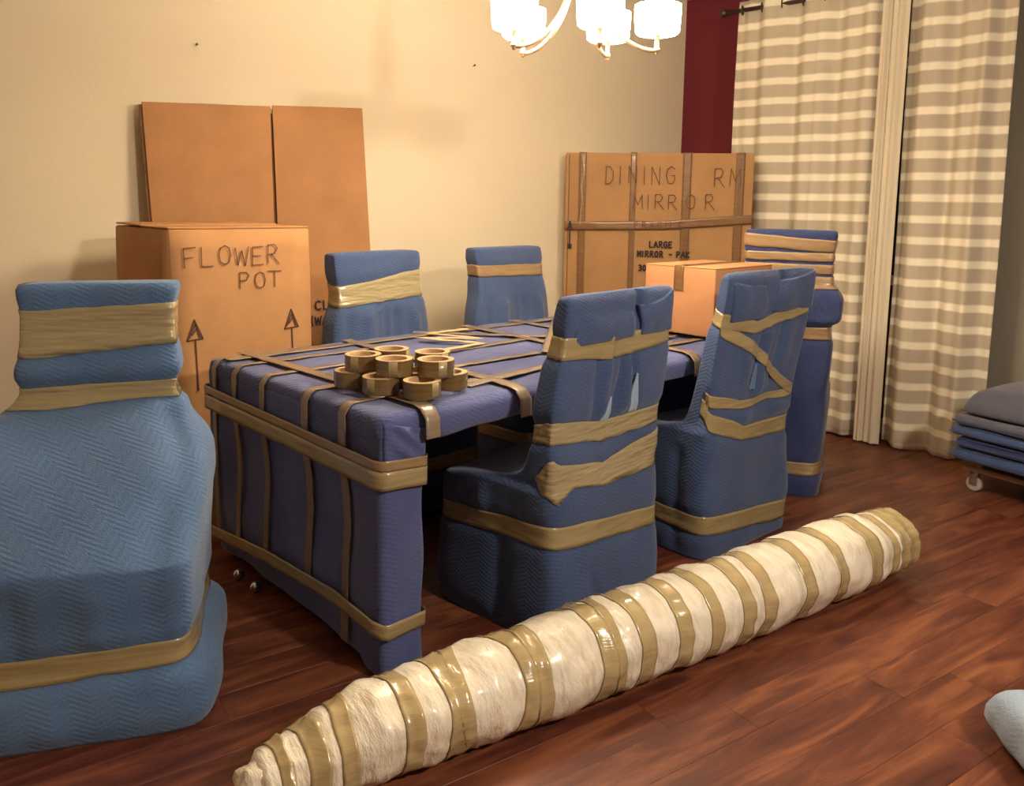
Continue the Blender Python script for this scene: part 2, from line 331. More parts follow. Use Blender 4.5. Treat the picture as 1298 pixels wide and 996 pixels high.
# ------------------------------------------------------------------ wrapped furniture
class Wrap:
    """a blanket surface round something, as a stack of soft rectangles: levels are (z, x0, x1, y0, y1, n)"""
    def __init__(s, levels, seed=0, amp=.008, folds=(), freq=4.0, bands=()):
        s.L = levels; s.seed = seed; s.amp = amp; s.folds = folds; s.freq = freq; s.bands = list(bands)
    def lev(s, z):
        L = s.L
        if z <= L[0][0]: return L[0][1:]
        for i in range(len(L) - 1):
            if z <= L[i + 1][0]:
                t = (z - L[i][0]) / (L[i + 1][0] - L[i][0]); p1, p2 = L[i], L[i + 1]; p0 = L[max(i - 1, 0)]; p3 = L[min(i + 2, len(L) - 1)]
                out = []
                for k in range(1, 6):
                    m1 = (p2[k] - p0[k]) / max(p2[0] - p0[0], 1e-6); m2 = (p3[k] - p1[k]) / max(p3[0] - p1[0], 1e-6); h = p2[0] - p1[0]
                    d = (p2[k] - p1[k]) / h
                    m1 = 0 if m1 * d <= 0 else math.copysign(min(abs(m1), 2 * abs(d)), d); m2 = 0 if m2 * d <= 0 else math.copysign(min(abs(m2), 2 * abs(d)), d)
                    t2, t3 = t * t, t * t * t
                    out.append((2 * t3 - 3 * t2 + 1) * p1[k] + (t3 - 2 * t2 + t) * h * m1 + (-2 * t3 + 3 * t2) * p2[k] + (t3 - t2) * h * m2)
                return tuple(out)
        return L[-1][1:]
    def base(s, a, z):
        x0, x1, y0, y1, n = s.lev(z); c, q = math.cos(a), math.sin(a)
        k = (abs(c) ** n + abs(q) ** n) ** (-1 / n)
        return Vector(((x0 + x1) / 2 + (x1 - x0) / 2 * c * k, (y0 + y1) / 2 + (y1 - y0) / 2 * q * k, z))
    def nrm(s, a, z):
        e = .01; t = s.base(a + e, z) - s.base(a - e, z); u = s.base(a, z + e) - s.base(a, z - e)
        n = t.cross(u)
        if n.length < 1e-9: return Vector((math.cos(a), math.sin(a), 0))
        return n.normalized()
    def at(s, a, z, off=0., taut=False):
        p = s.base(a, z); n = s.nrm(a, z)
        q = p * s.freq; q.z *= .45; d = s.amp * noise.noise(q + Vector((s.seed * 3.1, 0, 0)))
        deg = math.degrees(a) % 360
        for (fa, fw, fd, z0, z1, *sl) in s.folds:
            if z0 < z < z1:
                g = min(1, (z - z0) / .05, (z1 - z) / .05); da = (deg - fa - (sl[0] * (z - z0) if sl else 0) + 180) % 360 - 180
                d += fd * g * math.exp(-(da / fw) ** 2) * (.3 if taut and fd < 0 else 1)
        for bnd in s.bands:
            zc, hw = s.bz(bnd, deg)
            if zc is None: continue
            d -= bnd.get('pinch', .008) * math.exp(-((z - zc) / (hw + .015)) ** 4)
        return p + n * (d + off)
    @staticmethod
    def bz(b_, deg):
        ks = b_['keys']
        if b_.get('loop', True):
            ks = ks + [(ks[0][0] + 360, ks[0][1], ks[0][2])]
            if deg < ks[0][0]: deg += 360
        if deg < ks[0][0] or deg > ks[-1][0]:
            if deg + 360 <= ks[-1][0]: deg += 360
            else: return None, 0
        for i in range(len(ks) - 1):
            if deg <= ks[i + 1][0]:
                t = (deg - ks[i][0]) / max(ks[i + 1][0] - ks[i][0], 1e-6)
                return ks[i][1] * (1 - t) + ks[i + 1][1] * t, ks[i][2] * (1 - t) + ks[i + 1][2] * t
        return None, 0
    def body(s, nu=120, dz=.012):
        z0, z1 = s.L[0][0], s.L[-1][0]; V = []; F = []; zs = []
        z = z0
        for i in range(len(s.L) - 1):
            h = s.L[i + 1][0] - s.L[i][0]
            span = max(abs(s.L[i + 1][k] - s.L[i][k]) for k in range(1, 5)) + h
            n = max(1, int(span / dz)); zs += [s.L[i][0] + h * j / n for j in range(n)]
        zs.append(z1)
        for z in zs:
            for i in range(nu): V.append(s.at(2 * math.pi * i / nu, z))
        for j in range(len(zs) - 1):
            for i in range(nu):
                a = j * nu + i; b = j * nu + (i + 1) % nu; F.append((a, b, b + nu, a + nu))
        x0, x1, y0, y1, n_ = s.L[-1][1:]
        # closed top and bottom
        for base, zc, up in ((0, z0, False), ((len(zs) - 1) * nu, z1, True)):
            prev = list(range(base, base + nu)); cx = sum((V[i].x for i in prev)) / nu; cy = sum((V[i].y for i in prev)) / nu
            for sc_ in (.8, .4):
                new = []
                for i in prev if sc_ == .8 else first:
                    p = V[i]; new.append(len(V)); V.append(Vector((cx + (p.x - cx) * (sc_ if sc_ == .8 else .5), cy + (p.y - cy) * (sc_ if sc_ == .8 else .5), zc + (.004 if up else 0))))
                for i in range(nu):
                    q = (prev[i], prev[(i + 1) % nu], new[(i + 1) % nu], new[i]); F.append(q if up else q[::-1])
                prev = new; first = new
            F.append(tuple(prev) if up else tuple(prev)[::-1])
        return V, F
    def band(s, b_, off=.004):
        ks = b_['keys']; loop = b_.get('loop', True); a0 = ks[0][0]; a1 = a0 + 360 if loop else ks[-1][0]
        n = int((a1 - a0) / 3); R = 6; V = []; F = []; sd = b_.get('seed', s.seed)
        for lay in (0, 1):
            for i in range(n + 1):
                deg = a0 + (a1 - a0) * i / n; zc, hw = s.bz(b_, deg % 360 if loop else deg)
                if zc is None: zc, hw = s.bz(b_, deg)
                for j in range(R + 1):
                    t = j / R * 2 - 1
                    z = zc + hw * t * (1 + .10 * noise.noise(Vector((deg * .07, t * 1.5, sd)))) 
                    z = min(z, s.L[-1][0] - .001)
                    V.append(s.at(math.radians(deg), z, off + .0022 * noise.noise(Vector((deg * .09, z * 60, sd + 5))) - lay * .0015, True))
        W = R + 1; Ln = (n + 1) * W
        for i in range(n):
            for j in range(R):
                a = i * W + j; F.append((a, a + W, a + W + 1, a + 1)); F.append((a + Ln, a + Ln + 1, a + Ln + W + 1, a + Ln + W))
            a = i * W; F.append((a, a + Ln, a + Ln + W, a + W)); a = i * W + R; F.append((a, a + W, a + W + Ln, a + Ln))
        return V, F
def B(*keys, **kw): d = dict(keys=[tuple(k) for k in keys]); d.update(kw); return d
def flat(z, hw, **kw): return B((0, z, hw), (180, z, hw), **kw)
def wrapped_chair(name, label, loc, rz, wrap, pad, group=None, tape='tape', btape=None):
    t = thing(name, label, 'chair', loc, rz, group)
    V, F = wrap.body(); mesh_obj('blanket', V, F, pad, t)
    for i, b_ in enumerate(wrap.bands):
        V, F = wrap.band(b_); mesh_obj('tape_band', V, F, M[b_.get('mat', tape)], t)
    return t
def sheet(fn, nu, nv, th):
    """a thick folded flap: fn(u, v) gives its outer face, thickness goes towards +y"""
    V1, F1 = grid(fn, nu, nv); off = len(V1); V2 = [Vector(p) + Vector((0, th, 0)) for p in V1]; W = nu + 1; F = list(F1) + [tuple(i + off for i in f[::-1]) for f in F1]
    rim = [i for i in range(nu)] ; E_ = []
    for i in range(nu): E_.append((i, i + 1)); E_.append((nv * W + i + 1, nv * W + i))
    for j in range(nv): E_.append(((j + 1) * W, j * W)); E_.append((j * W + nu, (j + 1) * W + nu))
    for a, b in E_: F.append((b, a, a + off, b + off))
    return list(V1) + V2, F

# --- armchair on the left, seen from the front
lv = [(0, -0.307, 0.35, -0.28, 0.29, 7), (0.05, -0.322, 0.365, -0.29, 0.305, 7), (0.12, -0.317, 0.355, -0.29, 0.295, 7), (0.165, -0.28, 0.33, -0.285, 0.28, 8), (0.215, -0.274, 0.32, -0.28, 0.272, 10),
      (0.3, -0.274, 0.32, -0.28, 0.27, 10), (0.4, -0.28, 0.325, -0.28, 0.282, 9), (0.435, -0.284, 0.325, -0.28, 0.28, 8), (0.452, -0.286, 0.327, -0.28, 0.262, 7), (0.5, -0.29, 0.333, -0.28, 0.2, 6), (0.56, -0.298, 0.342, -0.28, 0.13, 6), (0.62, -0.296, 0.342, -0.28, 0.055, 6),
      (0.67, -0.278, 0.328, -0.28, -0.015, 6), (0.72, -0.244, 0.292, -0.28, -0.08, 6), (0.765, -0.228, 0.25, -0.28, -0.128, 7), (0.8, -0.212, 0.225, -0.28, -0.14, 9), (0.86, -0.219, 0.222, -0.28, -0.13, 9), (0.9, -0.212, 0.218, -0.28, -0.14, 10),
      (1, -0.205, 0.212, -0.28, -0.155, 10), (1.085, -0.203, 0.21, -0.277, -0.162, 10), (1.1, -0.198, 0.205, -0.27, -0.17, 9)]
bl = [B((0, .972, .062), (60, .965, .066), (120, .985, .06), (180, .995, .055), (270, .985, .055), mat='tape_wide', pinch=.012, seed=3),
      B((0, .785, .024), (60, .785, .027), (120, .80, .022), (180, .80, .022), (270, .80, .022), pinch=.014, seed=5, mat='tape_wide'),
      B((0, .185, .03), (60, .19, .033), (120, .205, .03), (180, .20, .03), (270, .2, .03), pinch=.016, seed=8)]
wl_ = Wrap(lv, 2, .022, folds=[(70, 5, -.012, .2, .43), (105, 7, .012, .22, .42), (125, 6, -.014, .22, .6), (60, 5, -.02, .0, .12), (85, 6, .012, 0, .12), (48, 7, .02, .45, .75), (130, 5, -.015, .55, .78), (80, 2.5, -.006, .83, .9)], bands=bl)
wrapped_chair('wrapped_armchair', 'large blue-blanketed armchair at far left, facing the camera, wide shiny tape round its back', (-.57, .54, 0), math.radians(151), wl_, M['pad_teal'])

# --- two chairs on the near long side, seen from behind
lv = [(0, -0.333, 0.282, -0.255, 0.28, 9), (0.06, -0.348, 0.288, -0.265, 0.29, 9), (0.12, -0.35, 0.282, -0.265, 0.285, 10), (0.22, -0.348, 0.265, -0.262, 0.27, 11), (0.3, -0.348, 0.255, -0.262, 0.262, 12), (0.4, -0.35, 0.245, -0.262, 0.25, 12),
      (0.455, -0.353, 0.242, -0.262, 0.235, 11), (0.478, -0.354, 0.24, -0.26, 0.15, 10), (0.5, -0.343, 0.24, -0.258, 0.02, 9), (0.53, -0.345, 0.24, -0.257, -0.105, 9), (0.6, -0.347, 0.242, -0.255, -0.145, 9), (0.66, -0.349, 0.248, -0.255, -0.155, 9), (0.75, -0.347, 0.258, -0.262, -0.165, 9),
      (0.88, -0.317, 0.285, -0.262, -0.175, 9), (0.95, -0.3, 0.292, -0.26, -0.185, 9), (1.03, -0.287, 0.302, -0.258, -0.195, 9), (1.062, -0.283, 0.303, -0.252, -0.205, 8), (1.072, -0.275, 0.296, -0.245, -0.215, 6)]
b2 = [B((0, .285, .03), (180, .34, .03), (225, .344, .036), (315, .276, .035), pinch=.008, seed=1),
      B((186, .53, .006), (205, .545, .035), (222, .535, .058), (228, .51, .062), (236, .525, .036), (261, .50, .036), (290, .508, .05), (315, .522, .06), (345, .53, .05), loop=False, mat='tape_wide', pinch=.005, seed=2),
      B((0, .64, .028), (120, .66, .024), (200, .672, .032), (225, .671, .034), (262, .635, .033), (315, .638, .032), (345, .64, .03), pinch=.012, seed=4, mat='tape_wide'),
      B((0, .93, .03), (120, .93, .03), (180, .925, .032), (225, .922, .032), (262, .90, .035), (315, .917, .034), (345, .925, .033), pinch=.010, seed=6)]
w2 = Wrap(lv, 5, .009, folds=[(252, 2.0, -.016, .66, .9, -14), (258, 3, .012, .66, 1.0), (270, 2.4, -.022, .66, .9, 25), (282, 4, .016, .66, .9, -10), (292, 2.4, -.028, .66, .9, -45), (262, 2.5, -.012, .93, 1.04), (248, 3, .010, .93, 1.03), (285, 2.6, -.05, .93, 1.075), (225, 3, .006, .0, .28), (190, 8, -.012, .0, .4), (262, 3, -.006, .0, .22, -80), (200, 4, -.012, .34, .46), (170, 5, .012, .34, .47), (290, 5, -.022, .57, .61)], bands=b2)
c2 = wrapped_chair('wrapped_dining_chair', 'blue-blanketed dining chair between the table end and the other near chair, seen from behind', (.80, .085, 0), math.radians(4), w2, M['pad_blue'])
def flap(t, xl0, xr0, xl1, xr1, zt0, zt1, zb, yo, mt, seed=0, th=.014, lift=.020):
    """a folded-over lip of blanket lying on the back of the chair, its lower edge caught under the tape"""
    def f(u, v):
        x = (xl0 * (1 - v) + xl1 * v) * (1 - u) + (xr0 * (1 - v) + xr1 * v) * u
        zt = zt0 * (1 - u) + zt1 * u; z = zb + (zt - zb) * v - .008 * math.sin(math.pi * u) * v
        y = yo - lift * math.sin(math.pi * (.08 + .84 * u)) ** .5 * (.25 + .75 * math.sin(math.pi * (.12 + .76 * v))) + .008 * noise.noise(Vector((u * 2.4, v * 1.6, seed)))
        return Vector((x, y, z))
    V, F = sheet(f, 22, 16, th); mesh_obj('flap', V, F, mt, t)
def patch(t, wr_, l0, r0, l1, r1, z0, z1, mt, off=.004, name='lining_gusset'):
    """sliver of lining that shows between two pleats, following the blanket"""
    def f(u, v):
        a = (l0 * (1 - v) + l1 * v) * (1 - u) + (r0 * (1 - v) + r1 * v) * u
        return wr_.at(math.radians(a), z0 + (z1 - z0) * v, off, True)
    V, F = sheet(f, 6, 14, .006); mesh_obj(name, V, F, mt, t)
flap(c2, -.262, .055, -.262, .045, 1.052, 1.018, .925, -.250, M['pad_blue'], 1)
flap(c2, .095, .278, .092, .288, 1.022, 1.062, .925, -.250, M['pad_blue'], 2)
patch(c2, w2, 258, 267, 264.5, 265, .668, .745, M['pad_light'])
patch(c2, w2, 287, 295, 289, 289.6, .67, .80, M['pad_light'])
# second near chair: tape runs in a zigzag across the back
lv = [(0, -0.305, 0.305, -0.25, 0.26, 9), (0.06, -0.315, 0.31, -0.258, 0.265, 9), (0.14, -0.315, 0.305, -0.26, 0.26, 10), (0.22, -0.317, 0.295, -0.258, 0.25, 11), (0.34, -0.32, 0.278, -0.255, 0.24, 11), (0.44, -0.32, 0.272, -0.255, 0.22, 11), (0.47, -0.32, 0.272, -0.255, 0.14, 10),
      (0.495, -0.32, 0.272, -0.255, 0, 9), (0.53, -0.305, 0.274, -0.255, -0.115, 9), (0.6, -0.302, 0.28, -0.252, -0.145, 9), (0.7, -0.295, 0.3, -0.252, -0.165, 9), (0.85, -0.265, 0.345, -0.252, -0.175, 9), (0.95, -0.235, 0.38, -0.25, -0.185, 9), (1.06, -0.21, 0.41, -0.248, -0.195, 9), (1.085, -0.206, 0.412, -0.242, -0.205, 8), (1.096, -0.198, 0.405, -0.235, -0.215, 6)]
b3 = [B((0, .10, .04), (180, .15, .034), (225, .14, .036), (315, .085, .042), pinch=.010, seed=11),
      B((185, .60, .03), (205, .59, .034), (225, .542, .034), (257, .473, .029), (315, .461, .034), (345, .47, .03), loop=False, pinch=.008, seed=12),
      B((200, .635, .022), (225, .623, .024), (250, .590, .018), (266, .588, .014), (285, .600, .014), (308, .590, .016), (316, .590, .016), loop=False, pinch=.004, seed=13),
      B((222, .900, .03), (240, .846, .026), (267, .772, .024), (290, .690, .022), (310, .615, .022), (317, .600, .02), loop=False, pinch=.004, seed=14),
      B((0, .96, .028), (120, .95, .026), (180, .93, .026), (225, .92, .027), (255, .882, .024), (315, .942, .03), (345, .95, .028), pinch=.008, seed=15)]
w3 = Wrap(lv, 9, .010, folds=[(252, 4, .010, .66, .86), (262, 2.6, -.020, .60, .88, 20), (274, 3, .014, .6, .9), (288, 2.6, -.016, .62, .92, 20), (299, 4, .012, .7, .94), (300, 9, .014, .50, .60), (258, 6, .010, .50, .58), (247, 3, -.02, .90, 1.06, 40), (286, 2.6, -.045, .92, 1.1, -30), (205, 5, -.012, .0, .45), (212, 4, .008, .16, .5, 60)], bands=b3)
c3 = wrapped_chair('wrapped_dining_chair', 'blue-blanketed near-side dining chair with zigzag tape across its back, beside the small box', (1.665, .075, 0), math.radians(-3), w3, M['pad_blue'])
flap(c3, -.190, .075, -.180, .06, 1.066, 1.045, .915, -.242, M['pad_blue'], 8)
flap(c3, .085, .375, .12, .392, 1.06, 1.088, .935, -.244, M['pad_blue'], 9)
patch(c3, w3, 258, 266, 262, 266, .64, .74, M['pad_teal'])

# --- two chairs on the wall side, facing the camera
def far_chair(seed, bands, tw=0.):
    lv = [(0, -.30, .30, -.26, .25, 6), (.2, -.30, .30, -.25, .25, 6), (.44, -.29, .29, -.25, .23, 6), (.475, -.288, .288, -.25, .12, 6), (.50, -.285, .285, -.25, 0, 6), (.56, -.28, .285, -.25, -.08, 5),
          (.70, -.278, .285, -.25, -.09, 5), (.80, -.27, .278, -.25, -.10, 5), (.87, -.258, .258, -.25, -.11, 6), (.95, -.25, .25, -.25, -.13, 7), (1.06, -.252, .252, -.25, -.15, 10), (1.105, -.25, .25, -.247, -.16, 10), (1.113, -.245, .245, -.24, -.17, 8)]
    return Wrap(lv, seed, .012, folds=[(70, 6, .022, .55, .88), (50, 4, -.012, .5, .88), (100, 5, -.014, .55, .88), (122, 5, .016, .6, .87), (88, 3, -.008, .6, .88)], bands=bands)
wf1_ = far_chair(21, [B((0, .955, .05), (45, .92, .062), (90, .955, .062), (135, .99, .045), (180, .97, .045), (270, .95, .05), mat='tape_wide', pinch=.012, seed=31), flat(.21, .03)])
# seen mirrored: keep the higher end of the tape on the photo's right
wf1_.bands[0]['keys'] = [(0, .925, .045), (45, .925, .045), (90, .945, .052), (135, .965, .060), (180, .965, .055), (270, .95, .05)]
wrapped_chair('wrapped_dining_chair', 'blue-blanketed wall-side chair with a wide slanting tape band, beside the flower pot box', (.935, 1.19, 0), math.radians(184), wf1_, M['pad_blue'])
wf2_ = far_chair(27, [B((0, 1.005, .028), (90, .995, .03), (180, .985, .032), (270, .99, .03), mat='tape_flat', pinch=.008, seed=33), flat(.21, .03)])
wrapped_chair('wrapped_dining_chair', 'blue-blanketed wall-side chair with one narrow tape band, left of the mirror box', (1.76, 1.19, 0), math.radians(183), wf2_, M['pad_blue'])

# --- armchair past the far end of the table
lv = [(0, -.20, .20, -.30, .25, 6), (.08, -.205, .205, -.295, .25, 6), (.17, -.20, .20, -.27, .25, 6), (.4, -.20, .21, -.23, .25, 6), (.47, -.20, .21, -.23, .2, 6), (.52, -.20, .21, -.23, .0, 6), (.6, -.20, .215, -.23, -.06, 6), (.72, -.20, .22, -.235, -.07, 6), (.79, -.20, .215, -.24, -.08, 6),
      (.83, -.20, .25, -.26, -.08, 5), (.92, -.20, .255, -.26, -.09, 5), (.97, -.20, .235, -.25, -.1, 5), (1.0, -.20, .21, -.235, -.11, 6), (1.1, -.20, .205, -.23, -.12, 7), (1.2, -.205, .21, -.23, -.13, 8), (1.23, -.20, .205, -.225, -.14, 8), (1.24, -.195, .20, -.215, -.15, 7)]
b4 = [flat(.13, .028, mat='tape_flat', pinch=.008), flat(.765, .028, mat='tape_flat', pinch=.01), flat(1.005, .027, mat='tape_flat', pinch=.006), flat(1.065, .022, mat='tape_flat', pinch=.006), flat(1.12, .02, mat='tape_flat', pinch=.006),
      B((0, 1.165, .028), (180, 1.195, .03), (225, 1.195, .03), (315, 1.17, .028), mat='tape_flat', pinch=.008)]
w4 = Wrap(lv, 41, .012, folds=[(300, 4, -.012, .8, .98), (320, 4, .012, .8, .97), (270, 5, .01, .8, .98)], bands=b4)
# local -y looks to the camera
rz4 = math.radians(23 - 90)
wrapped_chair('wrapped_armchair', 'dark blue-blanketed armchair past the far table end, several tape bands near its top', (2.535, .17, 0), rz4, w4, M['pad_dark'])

# ------------------------------------------------------------------ the wrapped table
tb = thing('wrapped_dining_table', 'long dining table wrapped in blue quilted blankets and gridded with brown packing tape', 'table', (0, 0, 0))
TL = 2.13; TW = 1.11
def dsp(p, n):
    d = .006 * noise.noise(p * 7)
    if n.y < -.3 and p.z < .76 and p.x > .2: d += .008 * math.sin(p.x * 7 + 1) + .012
    return d
mb = MB()
V, F = rbox(0, 0, .685, TL, TW, .77, .03, .035, dsp); mb.add(V, F)
def shape_end(p, s=1):
    p = Vector(p)
    if p.z < .2 and s > 0:
        k = (1 - p.z / .2)
        if p.x < .08 and p.y > .12: p.x += .03 * k * min(1, (p.y - .12) * 3)
        if p.x < .08 and p.y > .1: p.z += .03 * k
    if s > 0 and p.x < .09 and .25 < p.z < .6 and .15 < p.y < .98: p.x += .018 * math.sin((p.z - .25) / .35 * math.pi)
    return p
V, F = rbox(0.0, 0, .0, .148, TW, .74, .022, .035, lambda p, n: .012 * noise.noise(p * 5 + Vector((3, 0, 0)))); mb.add([shape_end(p) for p in V], F)
V, F = rbox(TL - .07, .03, .0, TL, TW, .74, .022, .05, lambda p, n: .01 * noise.noise(p * 5)); mb.add(V, F)
mb.build('blanket_cover', M['pad_violet'], tb)
# bunched corner folds at the near corner
V, F = sheet(lambda u, v: Vector((.012 + .138 * u, .000 - .010 * math.sin(u * math.pi) - .006 * math.sin((u + v) * 11) * math.sin(u * math.pi), .635 + .112 * v * (1 - .30 * u))), 20, 12, .014)
mesh_obj('corner_fold', V, F, M['pad_violet'], tb)
def strip(pts, nrm, wd, mt='tape_table', seed=0):
    V, F = ribbon(pts, nrm, wd, .0025, seed); mesh_obj('tape_strip', V, F, M[mt], tb)
X_, Y_, Z_ = Vector((-1, 0, 0)), Vector((0, -1, 0)), Vector((0, 0, 1))
zt = .777
for i, (y, wd, x1) in enumerate(((1.03, .030, .45), (.87, .034, .62), (.665, .034, .5), (.39, .040, 1.0), (.18, .040, 1.9))):
    xb = -.012
    path = [(x1, y, zt), (.02, y, zt), (.004, y, .770), (xb, y, .745)]; nr = [Z_, Z_, (Z_ + X_), X_]
    for z in (.6, .5, .42, .3): path.append((xb + (.016 * math.sin((z - .25) / .35 * math.pi) if z < .6 and y < .98 else 0), y, z)); nr.append(X_)
    path.append((xb, y, .15 if y > .3 else .06)); nr.append(X_)
    strip(path, nr, wd, seed=i)
# two long runs on the top
strip([(.02, .985, zt + .002), (2.0, .985, zt + .002)], [Z_, Z_], .05, seed=7)
strip([(.55, .62, zt + .001), (2.05, .69, zt + .001)], [Z_, Z_], .05, seed=9)
strip([(.4, .12, zt + .003), (1.75, .30, zt + .003)], [Z_, Z_], .045, seed=10)
# strips over the near edge and across the top
for i, (x, wd) in enumerate(((.155, .05), (.52, .05), (1.16, .05), (1.46, .05), (1.84, .05))):
    sk = -.03 if i == 0 else 0.05
    strip([(x + sk, 1.08, zt + .004), (x, .03, zt + .003), (x, -.004, .772), (x, -.028, .745), (x, -.032, .69)], [Z_, Z_, (Z_ + Y_), Y_, Y_], wd, seed=20 + i)
for i, (a, b) in enumerate((((.9, 1.06), (1.5, .35)), ((1.25, .15), (1.95, .95)), ((1.0, .35), (1.75, 1.0)))):
    strip([(a[0], a[1], zt + .006), (b[0], b[1], zt + .006)], [Z_, Z_], .045, seed=30 + i)
# bands round the end panel
for j, (zc0, zc1, wd) in enumerate(((.612, .594, .052), (.656, .636, .03))):
    strip([(.03, 1.126, zc0), (-.004, 1.122, zc0), (-.018, 1.10, zc0), (-.018, .5, (zc0 + zc1) / 2), (-.018, .02, zc1), (-.008, -.012, zc1), (.01, -.020, zc1), (.138, -.022, zc1 - .01), (.150, -.010, zc1 - .01), (.153, .03, zc1 - .01)], [-Y_, X_ - Y_, X_, X_, X_, X_ + Y_, Y_, Y_, Y_ - X_, -X_], wd, 'tape' if j == 0 else 'tape_flat', seed=40 + j)
strip([(-.016, 1.09, .12), (-.018, .65, .165), (-.02, .22, .185), (-.018, .03, .165), (-.006, -.012, .16), (.01, -.020, .158), (.136, -.018, .160), (.146, -.008, .16), (.148, .03, .16)], [X_, X_, X_, X_, X_ + Y_, Y_, Y_, Y_ - X_, -X_], .045, 'tape', seed=44)
for y in (.87, .74):
    V, F = tube([(-.012, y - .008, .022), (-.012, y + .008, .022)], .02, 14); f = mesh_obj('foot_caster', V, F, M['metal'], tb)

# stretched out piece of tape left in a zigzag on the table
zz = [(1.10, .93), (.86, .93), (1.0, .72), (.78, .80), (.93, .60), (.70, .62)]
zz = [(1.125, .965), (.90, .955), (1.0, .735), (.80, .90), (.93, .64), (.62, .60)]
V, F = ribbon([(x, y, zt + .010 + .002 * (i % 2)) for i, (x, y) in enumerate(zz)], [Z_] * len(zz), .03, .003, 3)
tag(mesh_obj('loose_tape', V, F, M['tape_roll_top']), 'pale loose length of tape lying in a zigzag on the table behind the tape rolls', 'tape')

# ------------------------------------------------------------------ rolls of tape
def tape_roll(loc, label, rz=0, R=.056, h=.049):
    t = thing('tape_roll', label, 'tape roll', loc, rz, 'rolls of brown packing tape on the table')
    V, F = lathe([(.040, .001), (R - .001, 0), (R, .002), (R, h - .002), (R - .001, h), (.040, h - .001)], 40); mesh_obj('tape_winding', V, F, None, t, mats=[M['tape_roll'], M['tape_roll_top']], fmat=[1 if (i // 40) in (0, 4) else 0 for i in range(200)], smooth=False)
    V, F = lathe([(.0375, 0), (.040, 0), (.040, h), (.0375, h), (.0375, 0)], 40); mesh_obj('core', V, F, M['core'], t)
    V, F = lathe([(R + .0002, .001), (R + .0008, .001), (R + .0008, h - .001), (R + .0002, h - .001)], 40)
    keep = [f for i, f in enumerate(F) if i % 40 < 3]; mesh_obj('loose_end', V, keep, M['tape'], t)
    return t
zb = .785; h = .0495
low = [((.155, .215), 'tape roll on the table, bottom layer, front left'), ((.215, .095), 'tape roll nearest the table edge, bottom layer, front centre'), ((.35, .135), 'tape roll on the table, bottom layer, at the right'),
       ((.27, .225), 'tape roll mostly hidden in the middle of the bottom layer'), ((.14, .345), 'tape roll on the table, bottom layer, at the left back')]
upp = [((.165, .325), 'tape roll on the upper layer, at the left'), ((.195, .205), 'tape roll on the upper layer, second from the left'), ((.285, .12), 'tape roll on the upper layer, front and centre with flat tan top'), ((.355, .225), 'tape roll on the upper layer, at the right'),
       ((.285, .345), 'tape roll on the upper layer, at the back')]
low.append(((.275, .345), 'tape roll hidden at the back of the bottom layer'))
for i, ((x, y), lab) in enumerate(low): tape_roll((x - .02, y - .02, zb), lab, i * 1.3 + 3.3)
for i, ((x, y), lab) in enumerate(upp): tape_roll((x - .02, y - .02, zb + h), lab, i * .4 + 3.4)

# ------------------------------------------------------------------ writing
def stroke_text(glyphs, to3, width, name, parent, mt, n):
    """hand lettering: each stroke a thin inked ribbon; glyph strokes are polylines in letter space"""
    mb = MB()
    for st in glyphs:
        P = [Vector(to3(*p)) for p in st]
        for a, b in zip(P[:-1], P[1:]):
            d = (b - a)
            if d.length < 1e-6: continue
            d.normalize(); sd = d.cross(n).normalized() * width / 2; e = d * width * .3
            q = [a - sd - e, b - sd + e, b + sd + e, a + sd - e]; mb.add(q + [p + n * .0006 for p in q], [(0, 1, 2, 3), (7, 6, 5, 4), (0, 4, 5, 1), (1, 5, 6, 2), (2, 6, 7, 3), (3, 7, 4, 0)])
    o_ = mb.build(name, mt, parent, smooth=False)
    if name == 'printed_text': o_['kind'] = 'stuff'
    return o_
FONT = {  # 0..1 wide, 0..1 high
 'F': [[(.15, 0), (.1, 1), (.9, 1.05)], [(.12, .5), (.7, .52)]], 'L': [[(.15, 1), (.15, 0), (.95, .02)]],
 'O': [[(.5, 1), (.2, .85), (.08, .5), (.2, .12), (.5, 0), (.8, .12), (.92, .5), (.8, .88), (.5, 1)]],
 'W': [[(.02, .95), (.2, .02), (.48, .8), (.75, 0), (1, 1)]], 'E': [[(.9, 1), (.15, .98), (.15, 0), (.95, .03)], [(.15, .5), (.75, .5)]],
 'R': [[(.15, 0), (.15, 1), (.65, 1.02), (.85, .8), (.65, .52), (.15, .48)], [(.4, .5), (1.0, -.05)]],
 'P': [[(.15, 0), (.15, 1), (.65, 1), (.85, .78), (.65, .5), (.15, .48)]], 'T': [[(0, 1), (1.1, .98)], [(.55, 1), (.55, 0)]],
 'D': [[(.15, 1), (.15, 0), (.55, .03), (.9, .3), (.9, .72), (.55, 1), (.1, 1)]], 'I': [[(.5, 1), (.5, 0)]], 'N': [[(.1, 0), (.1, 1), (.9, 0), (.9, 1)]],
 'G': [[(.95, .85), (.6, 1), (.2, .85), (.08, .45), (.3, .05), (.7, 0), (.95, .2), (.95, .48), (.6, .48)]],
 'M': [[(.05, 0), (.12, 1), (.5, .3), (.88, 1), (.95, 0)]], 'A': [[(0, 0), (.5, 1), (1, 0)], [(.2, .38), (.8, .38)]], 'K': [[(.12, 1), (.12, 0)], [(.9, 1), (.14, .45), (.95, 0)]],
 'C': [[(.9, .85), (.55, 1), (.15, .8), (.08, .4), (.3, .05), (.65, 0), (.92, .15)]], '-': [[(.15, .5), (.85, .5)]], '(': [[(.7, 1.1), (.4, .8), (.35, .3), (.7, -.1)]],
 '3': [[(.1, .95), (.6, 1), (.85, .75), (.5, .52), (.85, .28), (.6, 0), (.1, .05)]], '0': [[(.5, 1), (.15, .8), (.1, .3), (.45, 0), (.85, .2), (.9, .7), (.5, 1)]], ' ': []}
